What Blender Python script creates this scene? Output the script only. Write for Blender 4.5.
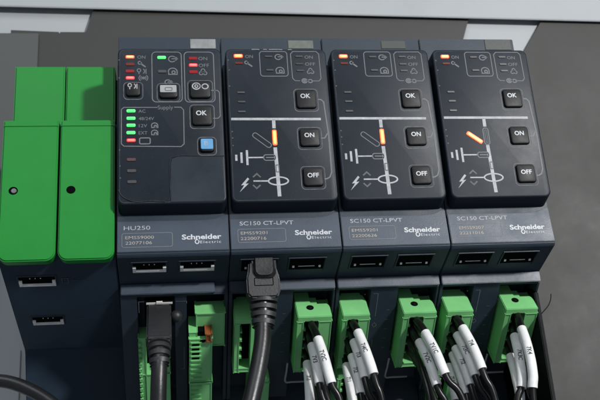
import bpy, bmesh, math, random
from mathutils import Vector, Matrix
random.seed(7)
for o in list(bpy.data.objects): bpy.data.objects.remove(o)
C = bpy.context.scene.collection
S = 0.0005            # one modelling unit is half a millimetre

# ---------------------------------------------------------------- camera
CAM_LOC=(52.77,-814.40,-477.16); CAM_R=(0.989779,-0.125166,-0.068351); CAM_U=(0.019383,-0.356767,0.933992); CAM_F=(0.141290,0.925770,0.350694)
cam = bpy.data.cameras.new('camera'); cam.lens = 54.077; cam.sensor_width = 36
cam.clip_start = 0.01; cam.clip_end = 50
co = bpy.data.objects.new('camera', cam); C.objects.link(co)
r, u, f = Vector(CAM_R), Vector(CAM_U), Vector(CAM_F)
m = Matrix((r, u, -f)).transposed().to_4x4(); m.translation = Vector(CAM_LOC) * S
co.matrix_world = m
bpy.context.scene.camera = co

cam.dof.use_dof = True; cam.dof.focus_distance = 0.41; cam.dof.aperture_fstop = 32

# ---------------------------------------------------------------- light
w = bpy.data.worlds.new('World'); bpy.context.scene.world = w; w.use_nodes = True
w.node_tree.nodes['Background'].inputs[0].default_value = (0.78, 0.86, 1.0, 1)
w.node_tree.nodes['Background'].inputs[1].default_value = 0.24
def area(name, loc, target, size, power, col):
    l = bpy.data.lights.new(name, 'AREA'); l.shape = 'DISK'; l.size = size; l.energy = power; l.color = col
    o = bpy.data.objects.new(name, l); C.objects.link(o); o.location = Vector(loc) * S
    d = (Vector(target) - Vector(loc)); o.rotation_euler = d.to_track_quat('-Z', 'Y').to_euler()
area('room_lamp', (1380, -1990, 480), (220, 60, -170), 0.10, 16, (1.0, 0.995, 0.985))
area('ceiling_lamp', (-500, -1700, 1500), (220, 60, -100), 0.7, 4, (0.9, 0.96, 1.0))
vs = bpy.context.scene.view_settings
bpy.context.scene.display_settings.display_device = 'sRGB'
vs.view_transform = 'Standard'; vs.look = 'None'; vs.exposure = 0; vs.gamma = 1

# ---------------------------------------------------------------- materials
def mat(name, col, rough=0.5, metal=0.0, var=0.10, vscale=45, bump=0.0, bscale=900, spec=0.5, dust=0.0, emit=None, es=0, rv=0.09):
    m = bpy.data.materials.new(name); m.use_nodes = True
    nt = m.node_tree; N = nt.nodes; L = nt.links; b = N['Principled BSDF']
    b.inputs['Roughness'].default_value = rough; b.inputs['Metallic'].default_value = metal
    b.inputs['Specular IOR Level'].default_value = spec
    tc = N.new('ShaderNodeTexCoord')
    nz = N.new('ShaderNodeTexNoise'); nz.inputs['Scale'].default_value = vscale; nz.inputs['Detail'].default_value = 6
    nz.inputs['Roughness'].default_value = 0.65
    oi = N.new('ShaderNodeObjectInfo'); va = N.new('ShaderNodeVectorMath'); va.operation = 'ADD'
    L.new(tc.outputs['Object'], va.inputs[0]); L.new(oi.outputs['Random'], va.inputs[1])
    L.new(va.outputs[0], nz.inputs['Vector'])
    mr = N.new('ShaderNodeMapRange'); mr.inputs['From Min'].default_value = 0.3; mr.inputs['From Max'].default_value = 0.7
    mr.inputs['To Min'].default_value = 1 - var; mr.inputs['To Max'].default_value = 1 + var
    L.new(nz.outputs['Fac'], mr.inputs['Value'])
    hs = N.new('ShaderNodeHueSaturation'); hs.inputs['Color'].default_value = (*col, 1)
    L.new(mr.outputs['Result'], hs.inputs['Value'])
    out = hs.outputs['Color']
    if dust:
        n2 = N.new('ShaderNodeTexNoise'); n2.inputs['Scale'].default_value = 2600; n2.inputs['Detail'].default_value = 3
        L.new(va.outputs[0], n2.inputs['Vector'])
        cr = N.new('ShaderNodeMapRange'); cr.inputs['From Min'].default_value = 0.68; cr.inputs['From Max'].default_value = 0.76
        cr.inputs['To Max'].default_value = dust
        L.new(n2.outputs['Fac'], cr.inputs['Value'])
        mx = N.new('ShaderNodeMixRGB'); mx.inputs[2].default_value = (0.35, 0.34, 0.32, 1)
        L.new(cr.outputs['Result'], mx.inputs[0]); L.new(out, mx.inputs[1]); out = mx.outputs[0]
    L.new(out, b.inputs['Base Color'])
    rr = N.new('ShaderNodeMapRange'); rr.inputs['From Min'].default_value = 0.3; rr.inputs['From Max'].default_value = 0.7
    rr.inputs['To Min'].default_value = max(0.05, rough - rv); rr.inputs['To Max'].default_value = min(1, rough + rv)
    L.new(nz.outputs['Fac'], rr.inputs['Value']); L.new(rr.outputs['Result'], b.inputs['Roughness'])
    if bump:
        n3 = N.new('ShaderNodeTexNoise'); n3.inputs['Scale'].default_value = bscale; n3.inputs['Detail'].default_value = 4
        L.new(va.outputs[0], n3.inputs['Vector'])
        bp = N.new('ShaderNodeBump'); bp.inputs['Strength'].default_value = bump; bp.inputs['Distance'].default_value = 0.0003
        L.new(n3.outputs['Fac'], bp.inputs['Height']); L.new(bp.outputs['Normal'], b.inputs['Normal'])
    if emit:
        b.inputs['Emission Color'].default_value = (*emit, 1); b.inputs['Emission Strength'].default_value = es
    return m
M = dict(
 panel = mat('panel_plastic', (0.0090, 0.0140, 0.0220), 0.44, bump=0.04, dust=0.18, spec=0.24, rv=0.05),
 body = mat('housing_plastic', (0.018, 0.030, 0.045), 0.5, bump=0.1, dust=0.12, spec=0.35),
 band = mat('label_band_plastic', (0.040, 0.056, 0.082), 0.45, bump=0.12, bscale=1500, dust=0.15, spec=0.4),
 rim = mat('panel_rim_plastic', (0.030, 0.034, 0.041), 0.35),
 base = mat('base_housing_plastic', (0.012, 0.025, 0.042), 0.55, bump=0.1, dust=0.1, spec=0.28),
 key = mat('key_rubber', (0.005, 0.005, 0.006), 0.5, bump=0.1, spec=0.3),
 blue = mat('blue_key', (0.10, 0.30, 0.55), 0.4),
 greykey = mat('grey_key', (0.33, 0.34, 0.34), 0.4),
 print = mat('white_print', (0.36, 0.37, 0.39), 0.6, var=0.3, vscale=400),
 line = mat('grey_print', (0.13, 0.14, 0.15), 0.6, var=0.2, vscale=400),
 surround = mat('key_outline', (0.12, 0.125, 0.135), 0.6, var=0.5, vscale=300, spec=0.2),
 faint = mat('faint_print', (0.075, 0.08, 0.088), 0.6, var=0.3, vscale=400),
 bright = mat('bright_print', (0.50, 0.52, 0.54), 0.5, var=0.1),
 amber_print = mat('faded_serial_print', (0.36, 0.32, 0.27), 0.6, var=0.35, vscale=900),
 film = mat('protective_film', (0.0130, 0.0200, 0.0290), 0.42, var=0.2, vscale=40, spec=0.26),
 filmedge = mat('film_edge', (0.038, 0.044, 0.052), 0.6, var=0.6, vscale=200, spec=0.15),
 sticker = mat('paper_sticker', (0.24, 0.25, 0.25), 0.7, var=0.25, vscale=250),
 sticker_dim = mat('grey_sticker', (0.06, 0.068, 0.06), 0.7, var=0.25, vscale=250),
 sticker_mid = mat('worn_sticker', (0.12, 0.13, 0.115), 0.7, var=0.3, vscale=250),
 sticker_dark = mat('dark_sticker', (0.03, 0.033, 0.032), 0.5, var=0.3, vscale=900),
 dark = mat('dark_recess', (0.003, 0.0035, 0.004), 0.8, spec=0.02),
 metal = mat('port_shield_metal', (0.85, 0.82, 0.79), 0.4, metal=0.15, vscale=300),
 steel = mat('screw_steel', (0.22, 0.22, 0.22), 0.4, metal=1.0, vscale=500),
 cover = mat('green_cover_plastic', (0.012, 0.225, 0.030), 0.42, var=0.07, vscale=18, bump=0.10, bscale=2600, dust=0.12, spec=0.28, rv=0.08),
 plug = mat('green_plug_plastic', (0.19, 0.54, 0.20), 0.45, var=0.1, bump=0.1),
 cable = mat('cable_rubber', (0.010, 0.010, 0.011), 0.36, bump=0.2, bscale=700, dust=0.15),
 boot = mat('boot_rubber', (0.017, 0.018, 0.020), 0.5, bump=0.25, bscale=900, dust=0.2),
 wire = mat('wire_insulation', (0.005, 0.005, 0.005), 0.32, spec=0.4),
 sleeve = mat('white_sleeve', (0.74, 0.74, 0.73), 0.45, var=0.08, vscale=200, bump=0.3, bscale=400),
 ink = mat('sleeve_ink', (0.06, 0.06, 0.07), 0.6),
 orange = mat('orange_lever', (0.26, 0.075, 0.02), 0.5),
 white = mat('white_painted_steel', (0.36, 0.38, 0.39), 0.5, var=0.05, vscale=12, bump=0.06),
 plate = mat('grey_mounting_plate', (0.033, 0.033, 0.030), 0.6, var=0.28, vscale=14, bump=0.12, bscale=1200),
 sideplate = mat('light_grey_plate', (0.072, 0.075, 0.075), 0.6, var=0.06, vscale=9, bump=0.1, bscale=1200),
 scuff = mat('pale_scuff', (0.17, 0.165, 0.155), 0.7, var=0.5, vscale=400),
 rail = mat('black_rail', (0.004, 0.005, 0.006), 0.6, spec=0.15),
 clip = mat('grey_clip_plastic', (0.30, 0.31, 0.32), 0.4),
 led_orange = mat('led_orange_lit', (0.5, 0.1, 0.05), 0.4, emit=(1.0, 0.08, 0.025), es=2.2),
 core_orange = mat('led_orange_core', (0.5, 0.2, 0.1), 0.4, emit=(1.0, 0.20, 0.06), es=5.0),
 led_orange_bar = mat('led_bar_lit', (0.5, 0.1, 0.03), 0.4, emit=(1.0, 0.09, 0.015), es=2.0),
 core_bar = mat('led_bar_core', (0.5, 0.2, 0.1), 0.4, emit=(1.0, 0.14, 0.03), es=5.5),
 led_red = mat('led_red_lit', (0.5, 0.05, 0.05), 0.4, emit=(1.0, 0.03, 0.04), es=1.3),
 core_red = mat('led_red_core', (0.5, 0.1, 0.1), 0.4, emit=(1.0, 0.05, 0.04), es=5.0),
 core_green = mat('led_green_core', (0.1, 0.5, 0.15), 0.4, emit=(0.03, 1.0, 0.09), es=1.7),
 led_dim = mat('led_red_dim', (0.10, 0.01, 0.012), 0.4, spec=0.2, emit=(0.6, 0.02, 0.03), es=0.32),
 led_faint = mat('led_red_faint', (0.08, 0.02, 0.015), 0.4, spec=0.2, emit=(0.5, 0.06, 0.04), es=0.13),
 led_green = mat('led_green_lit', (0.2, 0.9, 0.3), 0.4, emit=(0.01, 1.0, 0.08), es=0.7),
 led_off_red = mat('led_off_red', (0.07, 0.03, 0.03), 0.4),
 led_off = mat('led_off', (0.045, 0.045, 0.048), 0.4),
)

# ---------------------------------------------------------------- helpers
def tag(o, label=None, cat=None, group=None, kind=None):
    if label: o['label'] = label
    if cat: o['category'] = cat
    if group: o['group'] = group
    if kind: o['kind'] = kind
    return o
def thing(name, label, cat, loc=(0, 0, 0), group=None):
    o = bpy.data.objects.new(name, None); C.objects.link(o); o.location = Vector(loc) * S
    o.empty_display_size = 0.01
    return tag(o, label, cat, group)
def world_loc(o):
    v = Vector(o.location)
    while o.parent: o = o.parent; v += o.location
    return v
def obj(name, bm, material, parent=None, smooth=False, off=(0, 0, 0)):
    """bm is in world-aligned units; it is scaled to metres and made relative to its parent"""
    bmesh.ops.recalc_face_normals(bm, faces=bm.faces[:])
    me = bpy.data.meshes.new(name)
    lo = Vector([min(v.co[i] for v in bm.verts) for i in range(3)]); hi = Vector([max(v.co[i] for v in bm.verts) for i in range(3)])
    cc = (lo + hi) / 2
    for v in bm.verts: v.co = (v.co - cc) * S
    bm.to_mesh(me); bm.free()
    for mm in (material if isinstance(material, (list, tuple)) else [material]): me.materials.append(mm)
    if smooth:
        for p in me.polygons: p.use_smooth = True
        me.set_sharp_from_angle(angle=math.radians(38))
    o = bpy.data.objects.new(name, me); C.objects.link(o)
    o.location = cc * S
    if parent: o.parent = parent; o.location = cc * S - world_loc(parent)
    return o
def box(bm, x0, x1, y0, y1, z0, z1, bev=0.0, seg=2):
    b = bmesh.new(); bmesh.ops.create_cube(b, size=1)
    for v in b.verts:
        v.co = Vector(((x0+x1)/2 + v.co.x*(x1-x0), (y0+y1)/2 + v.co.y*(y1-y0), (z0+z1)/2 + v.co.z*(z1-z0)))
    if bev: bmesh.ops.bevel(b, geom=b.edges[:], offset=bev, segments=seg, affect='EDGES', clamp_overlap=True)
    merge(bm, b)
def merge(bm, b, mi=None):
    vm = {v: bm.verts.new(v.co) for v in b.verts}
    for fc in b.faces:
        try:
            nf = bm.faces.new([vm[v] for v in fc.verts]); nf.material_index = fc.material_index if mi is None else mi
        except ValueError: pass
    b.free()
def prism_x(bm, pts, x0, x1, bev=0.0):
    """profile of (y, z) pairs extruded along x"""
    b = bmesh.new()
    a = [b.verts.new((x0, y, z)) for y, z in pts]; c = [b.verts.new((x1, y, z)) for y, z in pts]
    b.faces.new(a); b.faces.new(c[::-1]); n = len(pts)
    for i in range(n): b.faces.new((a[i], c[i], c[(i+1) % n], a[(i+1) % n]))
    bmesh.ops.recalc_face_normals(b, faces=b.faces[:])
    if bev: bmesh.ops.bevel(b, geom=b.edges[:], offset=bev, segments=2, affect='EDGES', clamp_overlap=True)
    merge(bm, b)
def prism_y(bm, pts, y0, y1, bev=0.0, front_only=False):
    """outline of (x, z) pairs extruded along y (y0 is the front)"""
    b = bmesh.new()
    a = [b.verts.new((x, y0, z)) for x, z in pts]; c = [b.verts.new((x, y1, z)) for x, z in pts]
    fa = b.faces.new(a); b.faces.new(c[::-1]); n = len(pts)
    for i in range(n): b.faces.new((a[i], c[i], c[(i+1) % n], a[(i+1) % n]))
    bmesh.ops.recalc_face_normals(b, faces=b.faces[:])
    if bev:
        ed = list(fa.edges) if front_only else b.edges[:]
        bmesh.ops.bevel(b, geom=ed, offset=bev, segments=3, affect='EDGES', clamp_overlap=True)
    merge(bm, b)
def round_rect(x0, x1, z0, z1, rad, corners=(1, 1, 1, 1), n=7):
    """outline, corners in the order low-left, low-right, high-right, high-left"""
    P = []
    for k, (cx, cz, a0) in enumerate([(x0, z0, 180), (x1, z0, 270), (x1, z1, 0), (x0, z1, 90)]):
        if not corners[k]: P.append((cx, cz)); continue
        ox = cx + (rad if cx == x0 else -rad); oz = cz + (rad if cz == z0 else -rad)
        for i in range(n): 
            a = math.radians(a0 + 90*i/(n-1)); P.append((ox + rad*math.cos(a), oz + rad*math.sin(a)))
    return P
def catmull(pts, k=8):
    P = [Vector(p) for p in pts]; P = [2*P[0]-P[1]] + P + [2*P[-1]-P[-2]]; out = []
    for i in range(1, len(P)-2):
        for j in range(k):
            t = j/k; a, b, c, d = P[i-1:i+3]
            out.append(0.5*((2*b) + (c-a)*t + (2*a-5*b+4*c-d)*t*t + (3*b-a-3*c+d)*t**3))
    out.append(P[-2]); return out
def tube(bm, pts, rad, seg=16, flat=1.0, k=8, raw=False):
    """rad: number or function of the 0..1 position along the path; flat squeezes the depth axis"""
    P = pts if raw else catmull(pts, k)
    P = [Vector(p) for p in P]; n = len(P); rings = []; N = Vector((1, 0, 0))
    for i, p in enumerate(P):
        t = (P[min(i+1, n-1)] - P[max(i-1, 0)]).normalized()
        N = (N - N.dot(t)*t).normalized(); B = t.cross(N)
        R = rad(i/(n-1)) if callable(rad) else rad
        rings.append([bm.verts.new(p + N*(R*math.cos(a)) + B*(R*flat*math.sin(a))) for a in [2*math.pi*j/seg for j in range(seg)]])
    for i in range(n-1):
        for j in range(seg):
            bm.faces.new((rings[i][j], rings[i][(j+1) % seg], rings[i+1][(j+1) % seg], rings[i+1][j]))
    bm.faces.new(rings[0]); bm.faces.new(rings[-1][::-1])

# flat printing on a plane that faces -y
def pquad(bm, pts, y, mi=0, t=0.12):
    vs_ = [bm.verts.new((x, y, z)) for x, z in pts]
    fc = bm.faces.new(vs_); fc.material_index = mi; return fc
def pline(bm, pts, wd, y, mi=0, closed=False):
    n = len(pts); P = [Vector((x, z)) for x, z in pts]; Lq = []; Rq = []
    for i in range(n):
        a = P[i-1] if (closed or i > 0) else P[i]; b = P[(i+1) % n] if (closed or i < n-1) else P[i]
        d1 = (P[i]-a); d2 = (b-P[i]); d1 = d1.normalized() if d1.length > 1e-6 else d2.normalized(); d2 = d2.normalized() if d2.length > 1e-6 else d1
        t = (d1+d2); t = t.normalized() if t.length > 1e-3 else d1
        nn = Vector((-t.y, t.x)); sc = min(1.6, 1/max(0.3, abs(nn.dot(Vector((-d1.y, d1.x))))))
        Lq.append(P[i]+nn*wd/2*sc); Rq.append(P[i]-nn*wd/2*sc)
    A = [bm.verts.new((v.x, y, v.y)) for v in Lq]; B = [bm.verts.new((v.x, y, v.y)) for v in Rq]
    for i in range(n if closed else n-1):
        j = (i+1) % n; fc = bm.faces.new((A[i], A[j], B[j], B[i])); fc.material_index = mi
def pring(bm, cx, cz, rx, rz, wd, y, mi=0, a0=0, a1=360, n=24):
    full = abs(a1-a0) >= 360
    pts = [(cx+rx*math.cos(math.radians(a0+(a1-a0)*i/n)), cz+rz*math.sin(math.radians(a0+(a1-a0)*i/n))) for i in range(n if full else n+1)]
    pline(bm, pts, wd, y, mi, closed=full)
def pbox(bm, a, b, rad, wd, y, mi=0):
    pline(bm, round_rect(min(a[0], b[0]), max(a[0], b[0]), min(a[1], b[1]), max(a[1], b[1]), rad, n=5), wd, y, mi, closed=True)
def ptext(bm, s, cx, cz, wdt, h, y, mi=0, bold=0.0, shear=0.0, space=1.0):
    """lettering fitted in a width and cap height, centred on (cx, cz); wdt=None keeps the natural width"""
    cu = bpy.data.curves.new('t', 'FONT'); cu.body = s; cu.size = 1; cu.offset = bold; cu.shear = shear; cu.space_character = space
    cu.resolution_u = 3
    to = bpy.data.objects.new('t', cu); C.objects.link(to)
    dg = bpy.context.evaluated_depsgraph_get(); me = bpy.data.meshes.new_from_object(to.evaluated_get(dg))
    xs = [v.co.x for v in me.vertices]; ys = [v.co.y for v in me.vertices]
    x0, x1 = min(xs), max(xs); capz = 0.73
    kz = h/capz; kx = kz if wdt is None else wdt/(x1-x0)
    vm = [bm.verts.new((cx + (v.co.x-(x0+x1)/2)*kx, y, cz + (v.co.y-capz/2)*kz)) for v in me.vertices]
    for p in me.polygons:
        try:
            fc = bm.faces.new([vm[i] for i in p.vertices]); fc.material_index = mi
        except ValueError: pass
    bpy.data.objects.remove(to); bpy.data.meshes.remove(me); bpy.data.curves.remove(cu)

# icons (all line drawings, about 9 units wide)
def ic_arrow_out(bm, c, y, mi, k=1.0):
    x, z = c
    pring(bm, x-0.5, z, 3.6*k, 3.3*k, 1.0, y, mi, 40, 320, 16)
    pline(bm, [(x-1*k, z+0.3), (x+4.8*k, z+0.3)], 1.0, y, mi); pline(bm, [(x+2.8*k, z+2.3*k), (x+5*k, z+0.3), (x+2.8*k, z-1.7*k)], 1.0, y, mi)
def ic_house(bm, c, y, mi, k=1.0):
    x, z = c
    pring(bm, x, z, 4.4*k, 3.8*k, 1.0, y, mi, 0, 200, 14); pline(bm, [(x-4*k, z-1.5*k), (x-4*k, z-3.4*k), (x+4.4*k, z-3.4*k), (x+4.4*k, z)], 1.0, y, mi)
    pring(bm, x+0.8, z-1, 1.6*k, 1.6*k, 1.1, y, mi)
def ic_lock(bm, c, y, mi, k=1.0):
    x, z = c
    pring(bm, x-2*k, z-1.4*k, 1.8*k, 1.8*k, 0.9, y, mi); pring(bm, x+2*k, z-1.4*k, 1.8*k, 1.8*k, 0.9, y, mi)
    pring(bm, x, z+1.4*k, 1.9*k, 2.2*k, 0.9, y, mi)
def ic_link(bm, c, y, mi, k=1.0):
    x, z = c
    pring(bm, x-3*k, z, 3.1*k, 2.8*k, 1.1, y, mi); pring(bm, x-3*k, z, 1.2*k, 1.2*k, 1.0, y, mi)
    pring(bm, x+4*k, z-0.3, 2.4*k, 2.2*k, 1.1, y, mi); pline(bm, [(x, z), (x+1.8*k, z)], 1.2, y, mi)
def ic_wrench(bm, c, y, mi):
    x, z = c
    pring(bm, x-2.2, z+1.8, 1.7, 1.7, 1.0, y, mi, 60, 390, 12); pline(bm, [(x-1, z+0.8), (x+3.6, z-3)], 1.5, y, mi)
def ic_antenna(bm, c, y, mi):
    x, z = c
    pring(bm, x-2.6, z+1, 1.7, 1.9, 0.9, y, mi); pline(bm, [(x-2.6, z-1), (x-2.6, z-3.4)], 0.9, y, mi)
    pring(bm, x+0.2, z, 2.8, 3, 0.9, y, mi, -60, 60, 8); pline(bm, [(x+4.4, z+2.6), (x+4.4, z-3)], 0.9, y, mi)
def ic_waves(bm, c, y, mi):
    x, z = c
    pring(bm, x, z, 1.0, 1.0, 1.0, y, mi)
    for rr in (2.6, 4.4):
        pring(bm, x, z, rr, rr*0.9, 0.8, y, mi, -50, 50, 7); pring(bm, x, z, rr, rr*0.9, 0.8, y, mi, 130, 230, 7)

P0 = Vector((0, 68, -241)); SV = Vector((0, 0.8, -0.6)); NV = Vector((0, -0.6, -0.8))
def sp(x, s_, h): return Vector((x, 0, 0)) + P0 + SV*s_ + NV*h
def slope_box(bm, x0, x1, s0, s1, h0, h1, bev=0.0):
    b = bmesh.new(); bmesh.ops.create_cube(b, size=1)
    for v in b.verts:
        v.co = sp((x0+x1)/2 + v.co.x*(x1-x0), (s0+s1)/2 + v.co.y*(s1-s0), (h0+h1)/2 + v.co.z*(h1-h0))
    if bev: bmesh.ops.bevel(b, geom=b.edges[:], offset=bev, segments=2, affect='EDGES', clamp_overlap=True)
    merge(bm, b)
def slope_cap(bm, xh, s0, s1, bev=0.0):
    """outline of (x, h) pairs extruded along the slope direction"""
    b = bmesh.new(); a = [b.verts.new(sp(x, s0, h)) for x, h in xh]; c = [b.verts.new(sp(x, s1, h)) for x, h in xh]; n = len(xh)
    b.faces.new(a); b.faces.new(c[::-1])
    for i in range(n): b.faces.new((a[i], c[i], c[(i+1) % n], a[(i+1) % n]))
    bmesh.ops.recalc_face_normals(b, faces=b.faces[:])
    if bev: bmesh.ops.bevel(b, geom=b.edges[:], offset=bev, segments=2, affect='EDGES', clamp_overlap=True)
    merge(bm, b)
def slope_prism(bm, sh, x0, x1, bev=0.0):
    prism_x(bm, [(sp(0, a, h).y, sp(0, a, h).z) for a, h in sh], x0, x1, bev)

# ================================================================ cabinet interior
# rear white sheet
bm = bmesh.new(); box(bm, -700, 1300, 298, 302, -900, 600)
tag(obj('back_wall', bm, M['white']), kind='structure')
# grey mounting plate: outline with the cut-outs of its upper edge
bm = bmesh.new()
out = [(-700, -900), (-700, 192), (-159.5, 192), (-159.5, 198), (-96, 195.5), (-94.8, 193), (-93.6, 195.5), (-59.5, 195.5), (-48, 238),
       (496, 232), (480, 189), (450, 60), (510, 60), (568, 166), (610, 228), (1300, 222), (1300, -900)]
prism_y(bm, out, 291, 295, 0.0)
tag(obj('mounting_plate', bm, M['plate']), kind='structure')
bm = bmesh.new()
P = [(591.1, -107.3), (597.3, -104.6), (604.0, -107.7), (604.1, -114.9), (597.5, -119.0), (590.7, -117.4)]; prism_y(bm, P, 290.6, 291.2)
bm = bmesh.new(); box(bm, -700, -122, 286.5, 290.5, -900, 190.5, 0.4)
tag(obj('side_plate', bm, M['sideplate']), kind='structure')
# pressed top rail of the cabinet in front
bm = bmesh.new()
prism_x(bm, [(284, 800), (284, 225), (285.5, 223.5), (287, 225), (287, 800)], -800, 1300, 0.6)
rl = obj('cabinet_top_rail', bm, M['white'], smooth=True); rl.rotation_euler = (0, math.radians(1.0), 0)
tag(rl, 'pale grey painted steel edge running across the top above all the modules', 'rail')
# white duct seen at the lower left
bm = bmesh.new()
prism_y(bm, [(-330, -700), (-330, -130), (-100, -130), (-100, -700)], 262, 290, 1.0)
box(bm, -161, -156, 256, 262.5, -690, -134, 0.8); box(bm, -126, -124, 259, 262.5, -690, -250, 0.5)
tag(obj('cable_duct', bm, M['white'], smooth=True), 'white vertical duct at the lower left behind the green covered module', 'duct')
# dark steel rail that carries the modules
bm = bmesh.new()
prism_x(bm, [(258, 20), (258, -10), (270, -10), (270, -150), (258, -150), (258, -175), (291, -175), (291, 20)], -100, 430, 0.5)
tag(obj('mounting_rail', bm, M['steel']), 'steel mounting rail behind the row of modules', 'rail')
# black end plate right of the last module
bm = bmesh.new(); prism_x(bm, [(77, -250), (77, -520), (258, -520), (258, -150)], 433.2, 437.6, 0.8)
box(bm, 110, 433.4, 205, 211, -520, -400, 0.5)
tag(obj('end_bracket', bm, M['rail']), 'black upright bracket beside the rightmost green plug at the lower right', 'bracket')

# ================================================================ modules
def module_body(root, x0, x1, ribs):
    bm = bmesh.new(); a, b = x0+0.5, x1-0.5
    fl = [(sp(0, 2.5, 0)), sp(0, 2.5, -24), sp(0, 150, -24)]
    prof = [(33, 33), (33, -6), (19.5, -8), (18, -178), (15, -214), (17, -217), (62, -229.5), (67.5, -231), (68, -241)] + [(p.y, p.z) for p in fl] + [(202, -480), (258, -480), (258, 33)]
    prism_x(bm, prof, a, b, 0.7)
    for r0, r1 in ribs:
        slope_prism(bm, [(1.5, -0.05), (1.5, -26), (148, -26), (148, -0.05)], x0+r0, x0+r1, 0.5)
    return obj('housing', bm, M['body'], root, smooth=True)
def label_band(root, x0, x1):
    bm = bmesh.new()      # lighter moulded band, notched under the front panel
    a, b = x0+0.9, x1-0.9
    pts = [(a, -213), (b, -213), (b, -176), (b-4, -176.5), (b-14, -180), (b-26, -181), (a, -181)]
    bb = bmesh.new(); prism_y(bb, pts, 0, 3, 0.5)
    for v in bb.verts:
        yy = 18.0 + (v.co.z+178)/36*3.0; v.co.y = yy - 1.0 + v.co.y
    merge(bm, bb)
    o = obj('label_band', bm, M['band'], root, smooth=True)
    bm = bmesh.new(); box(bm, x0+1.4, x1-(14 if x0 == 0 else 1.4), 63.4, 69, -241.2, -230.6, 0.6)  # control unit's pale ledge is cut short to form the cable plug's shadow
    obj('lower_ledge', bm, M['band'], root, smooth=True)
    return o
def front_panel(root, x0, x1):
    bm = bmesh.new()
    b = bmesh.new(); pts = round_rect(x0, x1, -170, 0, 6)
    n = len(pts); rows = []
    # moulded shell: face with a soft rim, flank falls back towards the housing with a draft at the bottom
    for inset, y in ((1.6, 0.0), (0.8, 0.25), (0.2, 0.9), (0, 2.0), (0.0, 12.0), (0.0, 20.5)):
        cx, cz = (x0+x1)/2, -85; hx, hz = (x1-x0)/2, 85; rr = []
        for x, z in pts:
            xx = cx + (x-cx)*(hx-inset)/hx; zz = cz + (z-cz)*(hz-inset)/hz
            if z < -150 and y > 3: zz -= (y-2)*0.30
            rr.append(b.verts.new((xx, y, zz)))
        rows.append(rr)
    b.faces.new(rows[0]); b.faces.new(rows[-1][::-1])
    for i in range(len(rows)-1):
        for j in range(n): b.faces.new((rows[i][j], rows[i][(j+1) % n], rows[i+1][(j+1) % n], rows[i+1][j]))
    merge(bm, b)
    o = obj('front_panel', bm, M['panel'], root, smooth=True)
    bm = bmesh.new()      # thin raised rim line
    pline(bm, round_rect(x0+2.1, x1-2.1, -168, -2.1, 4.6), 0.55, -0.06, 0, closed=True)
    obj('panel_edge_line', bm, M['filmedge'], root)
    return o
def led(root, c, wd, h, material, ang=0, name='indicator_light', label=None):
    bm = bmesh.new(); pts = round_rect(-wd/2, wd/2, -h/2, h/2, min(wd, h)*0.3, n=4)
    a = math.radians(ang); pts = [(c[0]+x*math.cos(a)-z*math.sin(a), c[1]+x*math.sin(a)+z*math.cos(a)) for x, z in pts]
    prism_y(bm, pts, -0.9, 0.4, 0.25)
    o = obj(name, bm, material, root, smooth=True)
    if label: o['label'] = label
    core = CORE.get(material.name)
    if core:
        bm = bmesh.new(); k = 0.86 if max(wd, h) > 12 else 0.78
        pts = round_rect(-wd/2*k, wd/2*k, -h/2*0.62, h/2*0.62, min(wd, h)*0.28, n=4) if wd > h else round_rect(-wd/2*0.62, wd/2*0.62, -h/2*k, h/2*k, min(wd, h)*0.28, n=4)
        pts = [(c[0]+x*math.cos(a)-z*math.sin(a), c[1]+x*math.sin(a)+z*math.cos(a)) for x, z in pts]
        prism_y(bm, pts, -1.25, -0.6, 0.15); obj('light_core', bm, M[core], o, smooth=True)
    return o
CORE = {'led_orange_lit': 'core_orange', 'led_bar_lit': 'core_bar', 'led_red_lit': 'core_red', 'led_green_lit': 'core_green'}
def key(root, a, b, legend=None, lc=None, lh=5.2, material='key', icon=None, height=2.8, lmat='bright'):
    x0, z1 = a; x1, z0 = b; bm = bmesh.new()
    pts = round_rect(x0, x1, z0, z1, 3.0, n=5); B = bmesh.new(); rows = []
    cx, cz = (x0+x1)/2, (z0+z1)/2
    for inset, y in ((1.6, -height), (0.7, -height+0.4), (0.15, -height+1.5), (0, -0.0), (0, 0.4)):
        rr = []
        for x, z in pts:
            k = (x1-x0)/2; q = (z1-z0)/2
            zz = cz+(z-cz)*(q-inset)/q
            if y < -1 : zz += 0.0
            rr.append(B.verts.new((cx+(x-cx)*(k-inset)/k, y, zz)))
        rows.append(rr)
    n = len(pts); B.faces.new(rows[0]); B.faces.new(rows[-1][::-1])
    for i in range(len(rows)-1):
        for j in range(n): B.faces.new((rows[i][j], rows[i][(j+1) % n], rows[i+1][(j+1) % n], rows[i+1][j]))
    merge(bm, B)
    o = obj('key', bm, M[material], root, smooth=True)
    if legend or icon:
        bm = bmesh.new()
        if legend: ptext(bm, legend, lc[0], lc[1], None, lh, -height-0.12, 0, bold=0.022)
        else: icon(bm, lc, -height-0.12, 0)
        obj('key_legend', bm, M[lmat], o)
    bm = bmesh.new(); pline(bm, round_rect(x0-1.9, x1+2.1, z0-2.6, z1+1.4, 3.8, n=5), 0.7, -0.1, 0, closed=True)
    obj('key_surround', bm, M['surround'], o)
    return o
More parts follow.
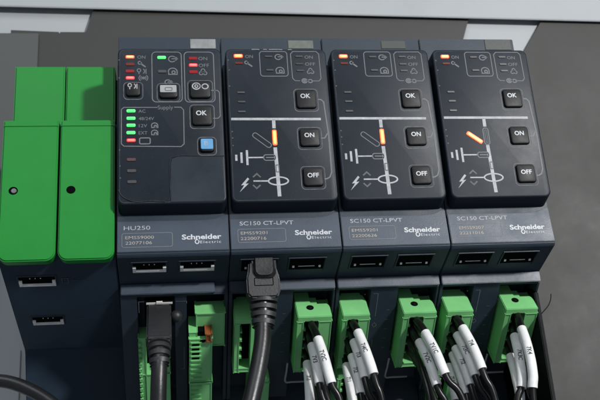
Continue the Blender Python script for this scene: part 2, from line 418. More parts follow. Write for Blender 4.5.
def port(root, xa, xb, ya=26, yb=46, shiny=0.5, label=None, zf=None):
    """socket in the underside between the label band and the lower ledge"""
    sl_ = -12.5/45; z = zf or (lambda y: -217 + (y-17)*sl_ - 0.25)
    bm = bmesh.new()
    def q(x0, x1, y0, y1, h):      # thin frame bar lying on the underside
        b = bmesh.new(); bmesh.ops.create_cube(b, size=1)
        for v in b.verts:
            y = (y0+y1)/2 + v.co.y*(y1-y0); v.co = Vector(((x0+x1)/2+v.co.x*(x1-x0), y, z(y) - (h if v.co.z < 0 else -0.5)))
        merge(bm, b)
    q(xa, xb, ya, yb, 0.15)
    o = obj('port', bm, M['dark'], root)
    if label: o['label'] = label
    bm = bmesh.new()
    if shiny > 0.7:
        q(xa+2, xb-2, yb-1.2, yb+1.2, 1.8); q(xa-0.5, xa+2.6, ya+6, yb+1.2, 1.8); q(xb-2.6, xb+0.5, ya+6, yb+1.2, 1.8)
        for k in range(3): q(xa+10+k*5, xa+10.8+k*5, ya+2, ya+3, 0.6)
    else:
        q(xa+3, xa+5, yb-7, yb-5, 1.2); q(xb-5, xb-3, yb-7, yb-5, 1.2); q(xa+9, xb-9, yb-6.2, yb-5.7, 0.5)
    obj('port_shield', bm, M['metal'], o)
    bm = bmesh.new()
    q(xa-1.8, xa-0.6, ya-1, yb+3, 0.8); q(xb+0.6, xb+1.8, ya-1, yb+3, 0.8); q(xa-1.8, xb+1.8, ya-2.2, ya-1, 0.8)
    obj('port_rim', bm, M['body'], o)
    return o
def sticker(root, x0, x1, z0, z1, y, material):
    bm = bmesh.new(); box(bm, x0, x1, y-0.5, y+0.2, z0, z1, 0.1, 1)
    return obj('sticker', bm, M[material], root)
def tilt_band(bm):       # bring printing onto the slightly sloping label band
    for v in bm.verts: v.co.y = 17.0 + (v.co.z+178)/36*3.0 - 0.18

Y = -0.14
# ---------------------------------------------------------------- control unit
hu = thing('control_unit', 'leftmost dark instrument module with many green and red lights and a blue key', 'control unit', (54, 150, -480))
HP = []
module_body(hu, 0, 108, [(0.5, 17), (54, 66), (104, 107.5)])
label_band(hu, 0, 108)
front_panel(hu, 2, 106)
sticker(hu, 76, 103, 19, 30.5, 32.8, 'sticker')['label'] = 'pale rectangular sticker'
bm = bmesh.new()
# 0 white print, 1 grey line, 2 faint
for t, c, wd, h, mi in [('ON', (25.5, -10.3), 8, 3.8, 1), ('ON', (87.4, -11.7), 9, 4, 1), ('OFF', (88.2, -19.7), 10.5, 4, 1),
      ('AC', (25.7, -71.2), 7, 3.6, 1), ('48/24V', (29.9, -79.4), 15, 3.6, 1), ('12V', (26.6, -87.1), 8, 3.6, 1), ('EXT', (26.5, -94.9), 8.5, 3.6, 1),
      ('Supply', (48.7, -67.2), 15, 4.4, 1)]:
    ptext(bm, t, c[0], c[1], wd, h, Y, mi)
ic_wrench(bm, (26.1, -18.8), Y, 1); ic_antenna(bm, (25.6, -26.6), Y, 1); ic_waves(bm, (27.4, -34.3), Y, 1)
ic_arrow_out(bm, (56.8, -12.5), Y, 1); ic_house(bm, (56.7, -26.8), Y, 1); ic_arrow_out(bm, (52.1, -39.1), Y, 1, 0.8); ic_lock(bm, (87.2, -27.4), Y, 1)
ic_house(bm, (37.9, -87.0), Y, 1, 0.7); ic_house(bm, (37.8, -94.8), Y, 1, 0.7)
pbox(bm, (23.2, -100.5), (33.4, -106.9), 1.4, 1.2, Y, 1)
pbox(bm, (36.0, -4.4), (65.6, -61.2), 4, 0.9, Y, 1); pbox(bm, (68.5, -4.3), (98.3, -61.5), 4, 0.9, Y, 1)
pline(bm, [(40.9, -67.3), (8.2, -67.1), (5.7, -69.3), (5.7, -106.7), (8.2, -109.1), (63.2, -110.2), (66.3, -107.4), (66.6, -70.3), (64.1, -67.2), (57.2, -67.1)], 0.9, Y, 1)
pline(bm, [(94.6, -48.4), (101.1, -48.5), (102.9, -50.8), (102.8, -77.2), (100.5, -79.7), (95.5, -79.7)], 0.9, Y, 1)
for c in ((2.6, -13.8), (2.9, -34.3), (3.4, -113.1), (3.8, -130.0), (4.1, -142.5)): pline(bm, [c, (c[0]+1.2, c[1])], 1.2, Y, 2)
obj('panel_printing', bm, [M['print'], M['line'], M['faint']], hu)
for c, k, n_ in [((14.2, -10.3), 'led_orange', 'bright orange light'), ((14.3, -18.7), 'led_faint', None), ((14.1, -26.6), 'led_dim', None), ((14.3, -34.3), 'led_red', 'lit red light'),
          ((45.8, -10.9), 'led_green', 'lit green light'), ((46.1, -27.0), 'led_off', None),
          ((77.5, -11.7), 'led_dim', None), ((77.5, -19.6), 'led_red', 'lit red light'), ((77.5, -27.4), 'led_dim', None),
          ((15.0, -71.1), 'led_green', None), ((15.0, -79.2), 'led_green', None), ((15.0, -86.8), 'led_green', None), ((14.9, -94.8), 'led_green', None),
          ((15.1, -103.0), 'led_red', 'lit red light'), ((15.2, -123.6), 'led_off_red', None), ((15.4, -135.4), 'led_off', None), ((15.7, -146.8), 'led_off', None)]:
    led(hu, c, 8.6, 3.2, M[k], label=n_)
key(hu, (9.8, -40.6), (24.6, -55.6), None, (16.6, -45.1), icon=lambda b, c, y, mi: ic_antenna(b, c, y, mi), height=3.2, lmat='print')
k_ = key(hu, (42.7, -41.8), (61.3, -58.0), None, None, height=3.2); k_['label'] = 'grey topped key'
bm = bmesh.new(); a, b = (43.3, -43.1), (60.4, -52.6)
prism_y(bm, round_rect(a[0]+0.4, b[0]-0.4, b[1]+0.2, a[1]-1.2, 0.8, n=3), -4.1, -3.1, 0.2); kt = obj('key_cap', bm, M['greykey'], k_, smooth=True)
bm = bmesh.new(); c = (52.2, -49.0); pbox(bm, (c[0]-3.4, c[1]-1.6), (c[0]+3.4, c[1]+1.8), 0.8, 0.7, -4.2, 0); obj('key_legend', bm, M['faint'], k_)
key(hu, (73.3, -38.6), (94.2, -58.1), None, (83.6, -45.2), icon=lambda b, c, y, mi: ic_link(b, c, y, mi, 1.25), height=3.2, lmat='print')
key(hu, (74.6, -66.1), (94.8, -88.2), 'OK', (84.1, -74.8), 5.2)
k_ = key(hu, (81.4, -101.8), (95.6, -117.1), None, None, material='key', height=3.2); k_['label'] = 'pale blue key'
bm = bmesh.new(); a, b = (82.1, -102.4), (94.7, -114.9)
prism_y(bm, round_rect(a[0]+0.3, b[0]-0.3, b[1], a[1]-1.4, 1.2, n=4), -4.3, -3.1, 0.3); obj('key_cap', bm, M['blue'], k_, smooth=True)
bm = bmesh.new(); c = (87.7, -110.9); ptext(bm, 'B', c[0], c[1]+2.2, 3.6, 5, -4.45, 0); obj('key_legend', bm, M['print'], k_)
# protective film: smoother patch at the lower right, curled edge at the lower left
bm = bmesh.new(); a, b = (52.3, -121.2), (104.9, -169.2)
prism_y(bm, [(a[0], b[1]+1), (b[0]-1.5, b[1]+1.2), (b[0]-1.8, a[1]), (a[0]+8, a[1]+0.4), (a[0]+2, a[1]-2), (a[0]+0.5, a[1]-8)], -0.5, 0.1, 0.12)
fo = obj('protective_film', bm, M['film'], hu); fo['label'] = 'smooth film patch on the lower right of the panel'
bm = bmesh.new()
tube(bm, [(*p[:1], -0.5, p[1]) for p in ((3.1, -154.8), (5.4, -160.0), (11.0, -164.7), (19.4, -167.4), (32.6, -166.7), (46.7, -167.6))], 0.45, 6)
tube(bm, [(*p[:1], -0.6, p[1]) for p in ((52.3, -122.2), (51.6, -137.0), (52.0, -157.8), (50.0, -167.0))], 0.3, 6)
tube(bm, [(*p[:1], -0.6, p[1]) for p in ((54.2, -121.8), (63.9, -119.8), (81.4, -120.5), (105.8, -120.6))], 0.28, 6)
obj('film_edge', bm, M['filmedge'], hu, smooth=True)
bm = bmesh.new()
c = (19.6, -187.9); ptext(bm, 'HU250', c[0], c[1], 25, 4.4, 0, 0)
tilt_band(bm); obj('model_lettering', bm, M['print'], hu)
bm = bmesh.new()
pbox(bm, (5.4, -193.6), (53.1, -208.0), 2, 0.7, 0, 1)
c = (22.0, -197.9); ptext(bm, 'EMS59000', c[0], c[1], 27, 3.3, 0, 0); c = (21.2, -203.5); ptext(bm, '22077106', c[0], c[1], 25, 3.3, 0, 0)
tilt_band(bm); obj('serial_lettering', bm, [M['amber_print'], M['line']], hu)
a = (81.0, -198.6); e = (89.5, -204.2)
def brand_at(root, a, e, wd=38, we=20):
    bm = bmesh.new()
    ptext(bm, 'Schneider', a[0], a[1], wd, 5.2, 0, 0, bold=0.03)
    ptext(bm, 'Electric', e[0], e[1], we, 2.9, 0, 0, space=1.2)
    pring(bm, e[0]-we/2-3.0, e[1]+0.4, 1.8, 2.1, 1.0, 0, 0, 60, 400, 14)
    tilt_band(bm); return obj('brand_lettering', bm, M['bright'], root)
brand_at(hu, a, e)
port(hu, 15, 46, 27, 39.5, shiny=1); port(hu, 60.5, 92.5, 27, 39.5, shiny=1)
# upper socket on the sloping face and printed brackets
bm = bmesh.new(); slope_box(bm, 24, 54, 8, 40, -6, 0.6); p_ = obj('port', bm, M['dark'], hu)
bm = bmesh.new(); slope_box(bm, 26, 52, 9, 11, 0, 1.4); slope_box(bm, 36, 42, 7.6, 10, 0.4, 2.6); obj('port_shield', bm, M['metal'], p_)
def slope_line(bm, pts, wd=0.6, h=0.15):
    n0 = len(bm.verts); pline(bm, pts, wd, 0, 0); bm.verts.ensure_lookup_table()
    for v in bm.verts[n0:]: v.co = sp(v.co.x, v.co.z, h)
bm = bmesh.new(); slope_line(bm, [(18.5, 22), (18.5, 8), (24, 8)]); slope_line(bm, [(55, 9), (66, 9), (66, 12)]); slope_line(bm, [(63, 70), (63, 100), (60, 100)])
obj('slope_printing', bm, M['line'], hu)

# ---------------------------------------------------------------- bay modules (built once, copied twice)
def set_switch(root, x0, lit_diagonal):
    va = (48.1, -101.5); da = (35.3, -104.2)
    hot = M['led_orange_bar']
    if not lit_diagonal:
        led(root, (va[0]+x0, va[1]), 4.6, 17, hot, 0, 'position_light', 'lit orange upright bar')
        bm = bmesh.new(); a = math.radians(-40)
        pts = round_rect(-11, 11, -2.6, 2.6, 2.4, n=5); pts = [(x0+da[0]+x*math.cos(a)-z*math.sin(a), da[1]+x*math.sin(a)+z*math.cos(a)) for x, z in pts]
        pline(bm, pts, 0.8, Y, 0, closed=True); obj('position_outline', bm, M['line'], root)
    else:
        led(root, (da[0]+x0, da[1]+0.5), 19, 4.4, hot, -38, 'position_light', 'lit orange slanting bar')
        bm = bmesh.new(); pline(bm, [(va[0]+x0+x, va[1]+z) for x, z in round_rect(-2.8, 2.8, -10, 8.5, 2.4, n=5)], 0.9, Y, 0, closed=True)
        pline(bm, [(va[0]+x0+x, va[1]+z) for x, z in round_rect(-1.0, 1.0, -8, 6.5, 0.9, n=4)], 0.5, Y, 0, closed=True)
        obj('position_outline', bm, M['line'], root)
def set_serial(root, x0, l1, l2, worn=False):
    bm = bmesh.new(); sh = lambda p: (p[0]+x0, p[1])
    a, b = sh((8.1, -192.0)), sh((54.8, -206.0))
    if not worn: pbox(bm, a, b, 2, 0.7, 0, 1)
    else:
        pline(bm, [(a[0], b[1]), (b[0]+0.5, b[1]), (b[0]+0.5, a[1])], 0.6, 0, 1); pline(bm, [(a[0], a[1]), (b[0]-4, a[1])], 0.6, 0, 1)
    c = sh((23.9, -196.1)); ptext(bm, l1, c[0], c[1], 26, 3.3, 0, 0); c = sh((23.1, -201.8)); ptext(bm, l2, c[0], c[1], 25, 3.3, 0, 0)
    tilt_band(bm); obj('serial_lettering', bm, [M['amber_print'], M['line']], root)
G = 'bay control modules in a row'
proto = thing('bay_module', 'dark switch control module with the thick black cable plugged in beneath it', 'control module', (163, 150, -480), G)
module_body(proto, 108, 218, [(0.5, 4), (37, 66), (107, 109.5)])
label_band(proto, 108, 218)
front_panel(proto, 110.5, 215.5)
def sh(p): return (p[0]+108, p[1])
bm = bmesh.new()
for t, c, wd, h, mi in [('ON', (26.9, -9.2), 8, 3.8, 1), ('ON', (89.1, -9.7), 8.6, 3.8, 1), ('OFF', (90.0, -17.9), 10.5, 3.8, 1)]:
    c = sh(c); ptext(bm, t, c[0], c[1], wd, h, Y, mi)
ic_wrench(bm, sh((26.1, -18.1)), Y, 1); ic_arrow_out(bm, sh((57.6, -9.8)), Y, 1, 0.9); ic_house(bm, sh((58.1, -25.5)), Y, 1, 0.95)
ic_lock(bm, sh((89.8, -26.2)), Y, 1, 0.9); ic_link(bm, sh((85.4, -37.6)), Y, 1, 0.85)
pbox(bm, sh((37.8, -3.3)), sh((66.4, -32.2)), 3, 0.8, Y, 1)
pline(bm, [sh(p) for p in ((78.1, -37.6), (72.9, -37.4), (70.6, -34.3), (70.2, -6.2), (72.7, -3.3), (97.4, -3.2), (99.9, -6.1), (100.2, -35.0), (97.9, -37.8), (91.6, -37.8))], 0.8, Y, 1)
# single-line diagram
pline(bm, [sh((5.6, -80.6)), sh((96.4, -81.3))], 2.7, Y, 0)
pline(bm, [sh((48.2, -82.0)), sh((48.1, -91.3))], 3.4, Y, 0)
pline(bm, [sh((48.0, -112.2)), sh((49.3, -164.5))], 3.6, Y, 0)
pbox(bm, sh((47.6, -131.2)), sh((50.5, -138.7)), 0.4, 0.9, Y-0.12, 2)
for x_, h_ in ((247.2, 8), (241.8, 5.6), (236.8, 3.2)):
    c = sh((19.6, -122.9)); cx = c[0]-(247.2-x_)*1.03; pline(bm, [(cx, c[1]+h_), (cx, c[1]-h_)], 2.2, Y, 0)
pline(bm, [sh((20.4, -122.9)), sh((35.3, -122.9))], 1.4, Y, 0)
pbox(bm, sh((36.0, -120.1)), sh((47.4, -126.1)), 2.2, 0.9, Y, 1); pline(bm, [sh((38.2, -123.0)), sh((46.2, -123.1))], 1.0, Y, 1)
c = sh((49.1, -148.3)); pring(bm, c[0], c[1], 9.8, 4.2, 1.5, Y-0.12, 0); pline(bm, [sh((24.5, -147.9)), sh((39.2, -148.1))], 1.4, Y, 0)
pline(bm, [sh((24.3, -143.8)), sh((28.2, -140.3)), sh((31.8, -144.0))], 1.5, Y, 2); pline(bm, [sh((23.9, -152.1)), sh((27.4, -155.7)), sh((31.3, -152.2))], 1.5, Y, 2)
bolt = [sh(p) for p in ((19.0, -144.2), (12.2, -152.3), (15.5, -151.9), (10.5, -159.5), (19.9, -150.3), (16.5, -150.7), (20.5, -145.7))]
B = bmesh.new(); vs_ = [B.verts.new((x, Y, z)) for x, z in bolt]
for tri in ((0, 1, 2), (0, 2, 5), (0, 5, 6), (2, 3, 4), (2, 4, 5)): B.faces.new([vs_[i] for i in tri])
merge(bm, B, 0)
pline(bm, [sh(p) for p in ((95.2, -59.0), (98.3, -59.3), (100.8, -62.0), (103.0, -99.2), (102.8, -139.6), (100.7, -144.9), (97.5, -146.8), (95.1, -146.8))], 1.3, Y, 1)
pline(bm, [sh(p) for p in ((95.0, -102.6), (98.8, -102.5), (102.2, -97.0))], 1.2, Y, 1)
for p in ((5.3, -25.1), (4.9, -43.5), (5.4, -94.5), (5.5, -101.5), (5.6, -109.7), (4.7, -13.5)):
    p = sh(p); pline(bm, [(p[0], p[1]), (p[0]+1.3, p[1])], 1.1, Y, 2)
obj('panel_printing', bm, [M['print'], M['line'], M['faint']], proto)
led(proto, sh((15.8, -8.8)), 9.2, 4.0, M['led_orange'], label='bright orange light'); led(proto, sh((16.2, -17.2)), 8, 2.2, M['led_faint'])
for p in ((47.2, -9.4), (47.6, -25.3), (79.0, -9.2), (79.0, -18.0), (79.3, -25.9), (16.8, -51.0), (16.9, -61.6), (16.6, -72.6)):
    led(proto, sh(p), 7.6, 1.9, M['led_off'])
key(proto, sh((72.6, -48.6)), sh((93.0, -69.9)), 'OK', sh((82.0, -56.2)), 5.0)
key(proto, sh((73.3, -92.0)), sh((93.6, -112.3)), 'ON', sh((82.9, -100.1)), 4.8)
key(proto, sh((73.8, -134.8)), sh((93.7, -155.0)), 'OFF', sh((83.6, -143.6)), 4.8)
bm = bmesh.new(); c = sh((36.8, -185.8)); ptext(bm, 'SC150 CT-LPVT', c[0], c[1], 53, 4.3, 0, 0, bold=0.01)
tilt_band(bm); obj('model_lettering', bm, M['print'], proto)
brand_at(proto, sh((82.5, -196.8)), sh((90.1, -202.4)), 37, 19.5)
port(proto, 108+12, 108+46, 27, 46, 0.3); port(proto, 108+59.5, 108+94, 27, 46, 0.3)
bm = bmesh.new()
slope_line(bm, [(148, 8), (153, 8), (153, 38)]); slope_line(bm, [(153, 70), (153, 80)])
slope_line(bm, [(150.5, 50), (153, 47), (155.5, 50), (153, 53), (150.5, 50)], 0.5)
for k in range(5): slope_line(bm, [(164, 30+k*13), (167.5, 30+k*13)], 0.5)
slope_line(bm, [(139, 8), (139, 9)]); obj('slope_printing', bm, M['line'], proto)
def copy_tree(o, parent=None):
    c = o.copy(); C.objects.link(c); c.parent = parent
    for ch in list(o.children): copy_tree(ch, c)
    return c
m2 = copy_tree(proto); m2.location.x += 110*S; m2['label'] = 'dark switch control module, upright orange bar lit and both sockets beneath empty'
m3 = copy_tree(proto); m3.location.x += 220*S; m3['label'] = 'rightmost dark switch control module, its orange bar lit at a slant'

set_switch(proto, 108, False); set_switch(m2, 218, False); set_switch(m3, 328, True)
bm = bmesh.new()
for xa, xb in ((138, 146), (150, 154), (156, 170), (176, 180)): tube(bm, [(xa, -0.1, -1.0), ((xa+xb)/2, 0.0, -0.8), (xb, -0.1, -1.1)], 0.35, 6)
obj('worn_edge', bm, M['print'], proto, smooth=True)
set_serial(proto, 108, 'EMS59201', '22200716'); set_serial(m2, 218, 'EMS59201', '22200626'); set_serial(m3, 328, 'EMS59207', '22211016', worn=True)
sticker(proto, 108+73.5, 108+101, 19.5, 29.5, 32.8, 'sticker_mid')['label'] = 'worn pale sticker'
sticker(m2, 218+67, 218+94, 20, 29.5, 32.8, 'sticker_dim')['label'] = 'dark greenish sticker'
sticker(m3, 328+76, 328+106, 19, 32, 32.8, 'sticker_dark')['label'] = 'dark sticker'

# ---------------------------------------------------------------- module with green covers on the left
bs = thing('covered_terminal_module', 'dark navy module at the far left under four green plastic covers', 'terminal module', (-55, 150, -480))
bm = bmesh.new()
prism_x(bm, [(82, 8), (82, -70), (24.5, -73), (23, -216), (25, -218.5), (190, -265), (194, -268), (214, -320), (236, -480), (258, -480), (258, 8)], -108.5, -0.6, 0.9)
obj('housing', bm, M['base'], bs, smooth=True)
for x0, x1, hole in ((-108.2, -55.9, 'screw'), (-53.6, -1.6, 'hole')):
    bm = bmesh.new(); prism_y(bm, round_rect(x0, x1, -219.5, -74.5, 9, (1, 1, 0, 0)), 12, 24, 1.3, front_only=True)
    cv = obj('terminal_cover', bm, M['cover'], bs, smooth=True); cv['label'] = 'lower green cover with a screw' if hole == 'screw' else 'lower green cover with an open hole'
    bm = bmesh.new(); box(bm, x0+0.6, x1-0.6, 11.2, 13.5, -81.5, -80.0, 0.4); obj('cover_ridge', bm, M['cover'], cv, smooth=True)
    cx = -96.2 if hole == 'screw' else -42.6
    bm = bmesh.new(); prism_y(bm, [(cx+4.3*math.cos(a), -149+4.0*math.sin(a)) for a in [2*math.pi*i/20 for i in range(20)]], 11.75, 13)
    obj('screw_hole', bm, M['dark'], cv)
    if hole == 'screw':
        bm = bmesh.new(); prism_y(bm, [(cx+0.6+2.6*math.cos(a), -149.3+2.5*math.sin(a)) for a in [2*math.pi*i/20 for i in range(20)]], 11.0, 13, 0.5)
        sc = obj('screw', bm, M['steel'], cv, smooth=True)
for x0, x1 in ((-108.6, -56.9), (-55.6, -4.5)):
    bm = bmesh.new(); prism_y(bm, [(x0, -76), (x1, -76), (x1, 12.6), (x0, 12.6)], 60, 84, 1.6, front_only=True)
    cv = obj('terminal_cover', bm, M['cover'], bs, smooth=True); cv['label'] = 'upper green cover, set further back'
zb = lambda y: -218.5 - (y-25)*46.5/165 - 0.4
port(bs, -94, -60.5, 46, 59, 1, zf=zb); port(bs, -91, -61, 121, 133, 1, zf=zb)
bm = bmesh.new()
def base_line(pts, wd=0.7):
    n0 = len(bm.verts); pline(bm, [(x, y) for x, y in pts], wd, 0, 0); bm.verts.ensure_lookup_table()
    for v in bm.verts[n0:]: y = v.co.z; v.co = Vector((v.co.x, y, zb(y)-0.3))
base_line([(-54, 50), (-48, 50), (-48, 58), (-54, 58), (-54, 50)]); base_line([(-45, 54), (-39, 54)]); base_line([(-36, 54), (-32, 54)])
base_line([(-50, 126), (-46, 126)]); base_line([(-44, 126), (-38, 126)])
obj('port_marking', bm, M['faint'], bs)

# ---------------------------------------------------------------- pluggable green terminals
def sring(c, ax1, ax2, r, n=14): return [c + ax1*(r*math.cos(2*math.pi*i/n)) + ax2*(r*math.sin(2*math.pi*i/n)) for i in range(n)]
def disc_prism(bm, c, ax1, ax2, r, d, n=14):
    a = [bm.verts.new(p) for p in sring(c, ax1, ax2, r, n)]; b = [bm.verts.new(p + d) for p in sring(c, ax1, ax2, r, n)]
    bm.faces.new(a); bm.faces.new(b[::-1])
    for i in range(n): bm.faces.new((a[i], b[i], b[(i+1) % n], a[(i+1) % n]))
XV = Vector((1, 0, 0))
def terminal(label, x0, x1, s0, s1, lb, rb, tab, ways=5, h=20, group='green pluggable terminals', name='terminal_plug', hb=-14):
    c = sp((x0+x1)/2, (s0+s1)/2, 0)
    t = thing(name, label, 'terminal plug', tuple(c), group)
    bm = bmesh.new()
    slope_box(bm, x0, lb, s0+6.3, s1, hb, h, 0.7); slope_box(bm, rb, x1, s0+6.3, s1, hb, h, 0.7)
    if tab: cap = [(x0, -21), (x0+16, -21), (x0+16, -1), (x1-2.5, -1), (x1-0.8, 1), (x1, 5), (x1, h), (x0, h)]
    else: cap = [(x0+3, -17), (x0+3, -14), (x0, -13), (x0, h), (x1, h), (x1, -4), (x1-2.2, -13), (x1-4, -13), (x1-4, -17)]
    slope_cap(bm, cap, s0, s0+6.5, 0.7)
    slope_box(bm, x0+0.3, x1-0.3, s1-5, s1-0.1, hb, h-0.2, 0.5)
    slope_box(bm, lb-1, rb+1, s0+2, s1-2, hb+1, 2)
    pitch = (s1-s0-14)/ways
    for i in range(1, ways): slope_box(bm, lb-0.5, lb+2.4, s0+6.5+i*pitch-1.0, s0+6.5+i*pitch+1.0, 0, h-1.2, 0.3)
    obj('plug_body', bm, M['plug'], t, smooth=True)
    bm = bmesh.new(); slope_box(bm, lb+0.05, rb-0.05, s0+6.1, s1-5.1, 1.5, 5); obj('wire_entries', bm, M['dark'], t)
    if tab:
        bm = bmesh.new(); disc_prism(bm, sp(x0+14.5, s0-0.25, 5.5), XV, NV, 3.9, SV*1.5); o = obj('screw_recess', bm, M['dark'], t)
        bm = bmesh.new(); disc_prism(bm, sp(x0+14.9, s0-0.4, 6.2), XV, NV, 1.7, SV*1.2); obj('screw', bm, M['rail'], o)
    return t
NAMES = ['leftmost bay module', 'middle bay module', 'rightmost bay module']
for k, x0 in enumerate((108, 218, 328)):
    where = ['right of the thick cable', 'under the third module from the left', 'under the rightmost module'][k]
    terminal('green plug with round screw hole, ' + where, x0+69, x0+104.3, 19, 93, x0+75.5, x0+91, True)
    terminal(('narrow green terminal plug half hidden behind the thick black cable' if k == 0 else 'narrow green plug without screw hole, ' + where), x0+5.5, x0+33.8, 19, 90, x0+10.5, x0+22, False)
    terminal(('bare green plug low down just right of the thick black cable' if k == 0 else 'green plug low behind the wires, ' + where), x0+(22 if k == 0 else 8), x0+(44 if k == 0 else 34), 104, 165, x0+(26 if k == 0 else 12), x0+(34 if k == 0 else 23), False, h=16)
    cr = bmesh.new(); tube(cr, [sp(x0+63, 88, 12), sp(x0+62.5, 100, 12), sp(x0+62, 114, 12), sp(x0+70, 115, 12), sp(x0+86, 115, 12)], 1.0, 8)
    obj('wire_clip', cr, M['clip'], [proto, m2, m3][k], smooth=True)
# terminals of the control unit: stepped green connector with an orange lever, and one behind the cable
t = thing('stepped_connector', 'stepped green connector with a small orange lever, under the leftmost instrument module', 'terminal plug', tuple(sp(86, 70, 0)), 'green pluggable terminals')
bm = bmesh.new()
slope_box(bm, 75, 104, 19, 62, -10, 8, 1.0)
slope_box(bm, 68, 91, 42, 100, -10, 20, 0.8); slope_box(bm, 68, 91, 102, 165, -10, 20, 0.8)
slope_box(bm, 68, 76, 36, 42, -8, 17, 0.5)
for k in range(9): slope_box(bm, 69.5, 80, 46+k*6, 47.2+k*6, 19, 21.3, 0.2)
for k in range(9): slope_box(bm, 69.5, 80, 106+k*6, 107.2+k*6, 19, 21.3, 0.2)
b0 = obj('plug_body', bm, M['plug'], t, smooth=True)
bm = bmesh.new()
for k in range(4): slope_box(bm, 70.5, 78, 48.4+k*6, 51.2+k*6, 19.6, 20.3)
slope_box(bm, 77, 84, 36, 41.5, 8, 16, 0.2); slope_box(bm, 79, 85.5, 43.5, 46.6, 19.5, 20.6, 0.2)
obj('wire_entries', bm, M['dark'], t)
bm = bmesh.new(); slope_box(bm, 84.5, 90, 35, 45, 8, 21.5, 1.0); obj('lever', bm, M['orange'], t, smooth=True)
t = thing('half_hidden_connector', 'green connector mostly hidden behind the lower black network cable', 'terminal plug', tuple(sp(30, 100, 0)), 'green pluggable terminals')
bm = bmesh.new(); slope_box(bm, 17, 24, 50, 165, -10, 6, 0.8); slope_box(bm, 42, 48, 78, 98, -10, 6, 0.8); slope_box(bm, 17, 48, 100, 165, -10, 6, 0.8)
for k in range(14): slope_box(bm, 16.6, 19.4, 56+k*7, 59+k*7, 4, 8, 0.3)
obj('plug_body', bm, M['plug'], t, smooth=True)

# ---------------------------------------------------------------- sleeved wires
def sleeve_text(parent, seg, R, s):
    L = [0]
    for i in range(1, len(seg)): L.append(L[-1] + (seg[i]-seg[i-1]).length)
    bm = bmesh.new(); ptext(bm, s, 0, 0, None, R*0.85, 0, 0, bold=0.01)
    for v in bm.verts:
        d = L[-1]*0.48 + v.co.x; i = 1
        while i < len(L)-1 and L[i] < d: i += 1
        f_ = (d-L[i-1])/(L[i]-L[i-1]); P = seg[i-1].lerp(seg[i], f_); T = (seg[i]-seg[i-1]).normalized()
        cd = Vector((-0.18, -1, -0.25)); cd = (cd - cd.dot(T)*T).normalized(); W = T.cross(cd); ang = v.co.z/R
        v.co = P + (cd*math.cos(ang) - W*math.sin(ang))*(R+0.5)
    obj('sleeve_lettering', bm, M['ink'], parent)
def wire(label, group, x, s_, h, out, sl0, sl1, dx, drop, text=None, r=3.5, R=4.9, dx2=0.0):
    A = sp(x, s_, h-12)
    p = [A, A+NV*14, A+NV*(out*0.5)+Vector((dx*0.25, 0, 0)), A+NV*out+Vector((dx*0.6, 0, -2)),
         A+NV*(out+22)+Vector((dx*1.0, 2, -14)), A+NV*(out+32)+Vector((dx*1.2+dx2, 8, -50)), A+NV*(out+32)+Vector((dx*1.3+dx2*1.6, 14, -drop))]
    Q = catmull(p, 10); L = [0]
    for i in range(1, len(Q)): L.append(L[-1] + (Q[i]-Q[i-1]).length)
    t = thing('sleeved_wire', label, 'wire', tuple(A), group)
    bm = bmesh.new()
    def rw(f):
        d = f*len(Q); i = min(int(d), len(L)-1); return r*1.15 if L[i] < sl0 else r
    tube(bm, Q, rw, 12, raw=True); obj('conductor', bm, M['wire'], t, smooth=True)
    if sl1 <= sl0: return t
    seg = [Q[i] for i in range(len(Q)) if sl0 <= L[i] <= sl1]
    bm = bmesh.new(); tube(bm, seg, R, 18, raw=True)
    o = obj('sleeve', bm, M['sleeve'], t, smooth=True)
    if text: sleeve_text(o, seg, R, text)
    return t
ORD = ['topmost', 'second', 'third', 'fourth', 'lowest']
def wires(where, x, pitch, spec, gx=0.0):
    """spec: one entry per wire from the top: (sleeve start, sleeve length, drift, late drift, lettering)"""
    for i, (st, ln, dx, dx2, tx) in enumerate(spec):
        lb = (ORD[i] if i < len(spec)-1 else 'lowest') + (' sleeved wire in ' if ln else ' wire, bare black without sleeve, in ') + where
        wire(lb, 'wires in ' + where, x - (0, 1.8, 3.2, 2.0, 3.4)[i], 28 + i*pitch, 19, 58, st, st+ln, dx, 260, text=tx, dx2=dx2)
wires('the plug nearest the thick cable', 191.5, 13, [(36, 58, 9, 8, '7V2C'), (30, 52, 2, 6, '7V3'), (36, 0, 12, 16, None), (27, 55, -7, -4, '7I1'), (28, 0, 4, 10, None)])
wires('the left plug of the third module', 234.5, 12.5, [(29, 56, 9, 4, '7I4C'), (28, 52, 5, 9, '7I3'), (35, 50, 1, 2, '7I2'), (30, 0, 14, 10, None), (22, 56, -4, -8, '7I1')])
wires('the screw hole plug of the third module', 301.5, 14, [(34, 57, 13, 14, '7V1C'), (31, 58, 8, 8, '7V2C'), (30, 0, 3, -2, None), (33, 0, 12, 4, None)])
wires('the left plug of the rightmost module', 344.5, 12.5, [(29, 57, 8, 7, '7I4'), (25, 58, 6, 10, '7I3C'), (30, 53, 4, 4, '7I2'), (26, 56, 0, -2, None), (30, 50, -9, -10, '7I1')])
wires('the screw hole plug of the rightmost module', 411, 14, [(34, 74, -9, -3, '7K4'), (28, 70, -16, -8, '7K3C'), (30, 0, -2, 6, None), (28, 62, -12, -16, None)])

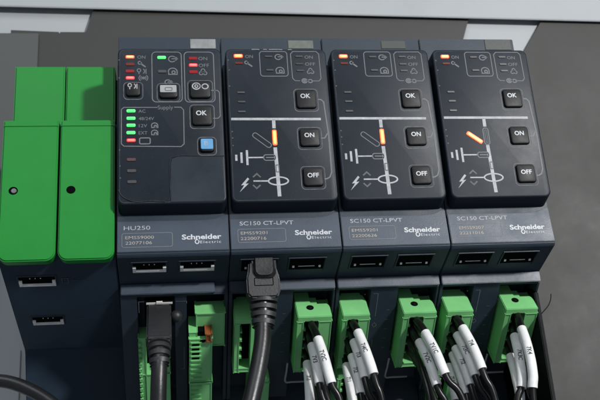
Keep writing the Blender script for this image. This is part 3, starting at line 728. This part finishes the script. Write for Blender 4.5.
# ---------------------------------------------------------------- network cables
def ribs_rad(r0, r1, n=4):
    def fn(t):
        b = r0 + (r1-r0)*t; ph = (t*n) % 1.0
        return b*(0.62 if ph > 0.66 else 1.0)
    return fn
t = thing('network_cable', 'thick black network cable plugged beneath the second module from the left', 'cable', (139, 38, -218), 'black network cables')
bm = bmesh.new()
prism_y(bm, [(126, -222), (152, -222), (154, -232), (156, -238), (155.6, -254), (152, -258), (127, -258), (123.6, -254), (123.2, -238), (125, -232)], 27, 50, 1.8)
b0 = obj('plug_boot', bm, M['boot'], t, smooth=True)
bm = bmesh.new()
prism_y(bm, round_rect(129, 153, -240, -215, 9, (1, 1, 0, 0)), 23.5, 44, 3.5, front_only=True)
obj('latch_cover', bm, M['cable'], b0, smooth=True)
bm = bmesh.new(); pbox(bm, (131, -246), (149, -238.5), 0.6, 0.7, 26.7, 0); obj('boot_marking', bm, M['dark'], b0)
bm = bmesh.new(); tube(bm, [(139.4, 38, -256), (139.2, 37.6, -266), (138.6, 36.6, -276), (137.6, 35.4, -286)], ribs_rad(14.6, 10.6, 4), 24, flat=0.72, k=16)
obj('strain_relief', bm, M['boot'], t, smooth=True)
bm = bmesh.new(); tube(bm, [(139, 38, -262), (138, 36.5, -280), (136, 33, -300), (130.5, 28, -325), (123.5, 23, -350), (116, 18, -376), (104, 8, -430), (92, 0, -500)], 8.2, 24)
obj('cable', bm, M['cable'], t, smooth=True)
t = thing('network_cable', 'black network cable plugged into the sloping face low on the leftmost instrument module', 'cable', tuple(sp(39, 16, 0)), 'black network cables')
bm = bmesh.new(); slope_prism(bm, [(11, -4), (34, -4), (34, 26), (27, 51), (15, 51), (11, 47)], 26.5, 50.5, 1.8)
b0 = obj('plug_boot', bm, M['boot'], t, smooth=True)
bm = bmesh.new(); bmesh.ops.create_uvsphere(bm, u_segments=20, v_segments=14, radius=6.0, matrix=Matrix.Translation(sp(55.5, 15, 16))); obj('latch_knob', bm, M['boot'], b0, smooth=True)
bm = bmesh.new(); q0 = sp(38.6, 22, 48)
tube(bm, [q0, q0+NV*8, q0+NV*16+Vector((0, 1, -2)), q0+NV*22+Vector((0, 3, -6))], ribs_rad(12.0, 9.2, 4), 24, flat=0.8, k=16)
obj('strain_relief', bm, M['boot'], t, smooth=True)
bm = bmesh.new(); tube(bm, [q0+NV*6, q0+NV*20+Vector((0, 2, -5)), q0+NV*30+Vector((-1, 6, -18)), q0+NV*34+Vector((-2, 10, -40)), q0+NV*34+Vector((-4, 14, -80)), q0+NV*34+Vector((-6, 20, -150))], 7.6, 24)
obj('cable', bm, M['cable'], t, smooth=True)
bm = bmesh.new()
tube(bm, [(-158.1, 120.0, -311.2), (-129.2, 118.0, -309.9), (-111.5, 116.0, -312.1), (-91.3, 112.0, -320.6), (-69.2, 108.0, -335.0), (-44.4, 104.0, -359.0)], 6.6, 20)
tag(obj('loose_cable', bm, M['cable'], smooth=True), 'dark cable crossing the lower left corner in front of the white duct', 'cable')
bm = bmesh.new()
tube(bm, [(440.1, 95.0, -273.5), (446.8, 95.0, -267.2), (453.6, 95.0, -260.8), (457.6, 95.0, -254.3), (459.3, 95.0, -247.6)], 0.55, 8)
tag(obj('thin_wire', bm, M['wire'], smooth=True), 'very thin stray black wire sticking out right of the last green plug', 'wire')
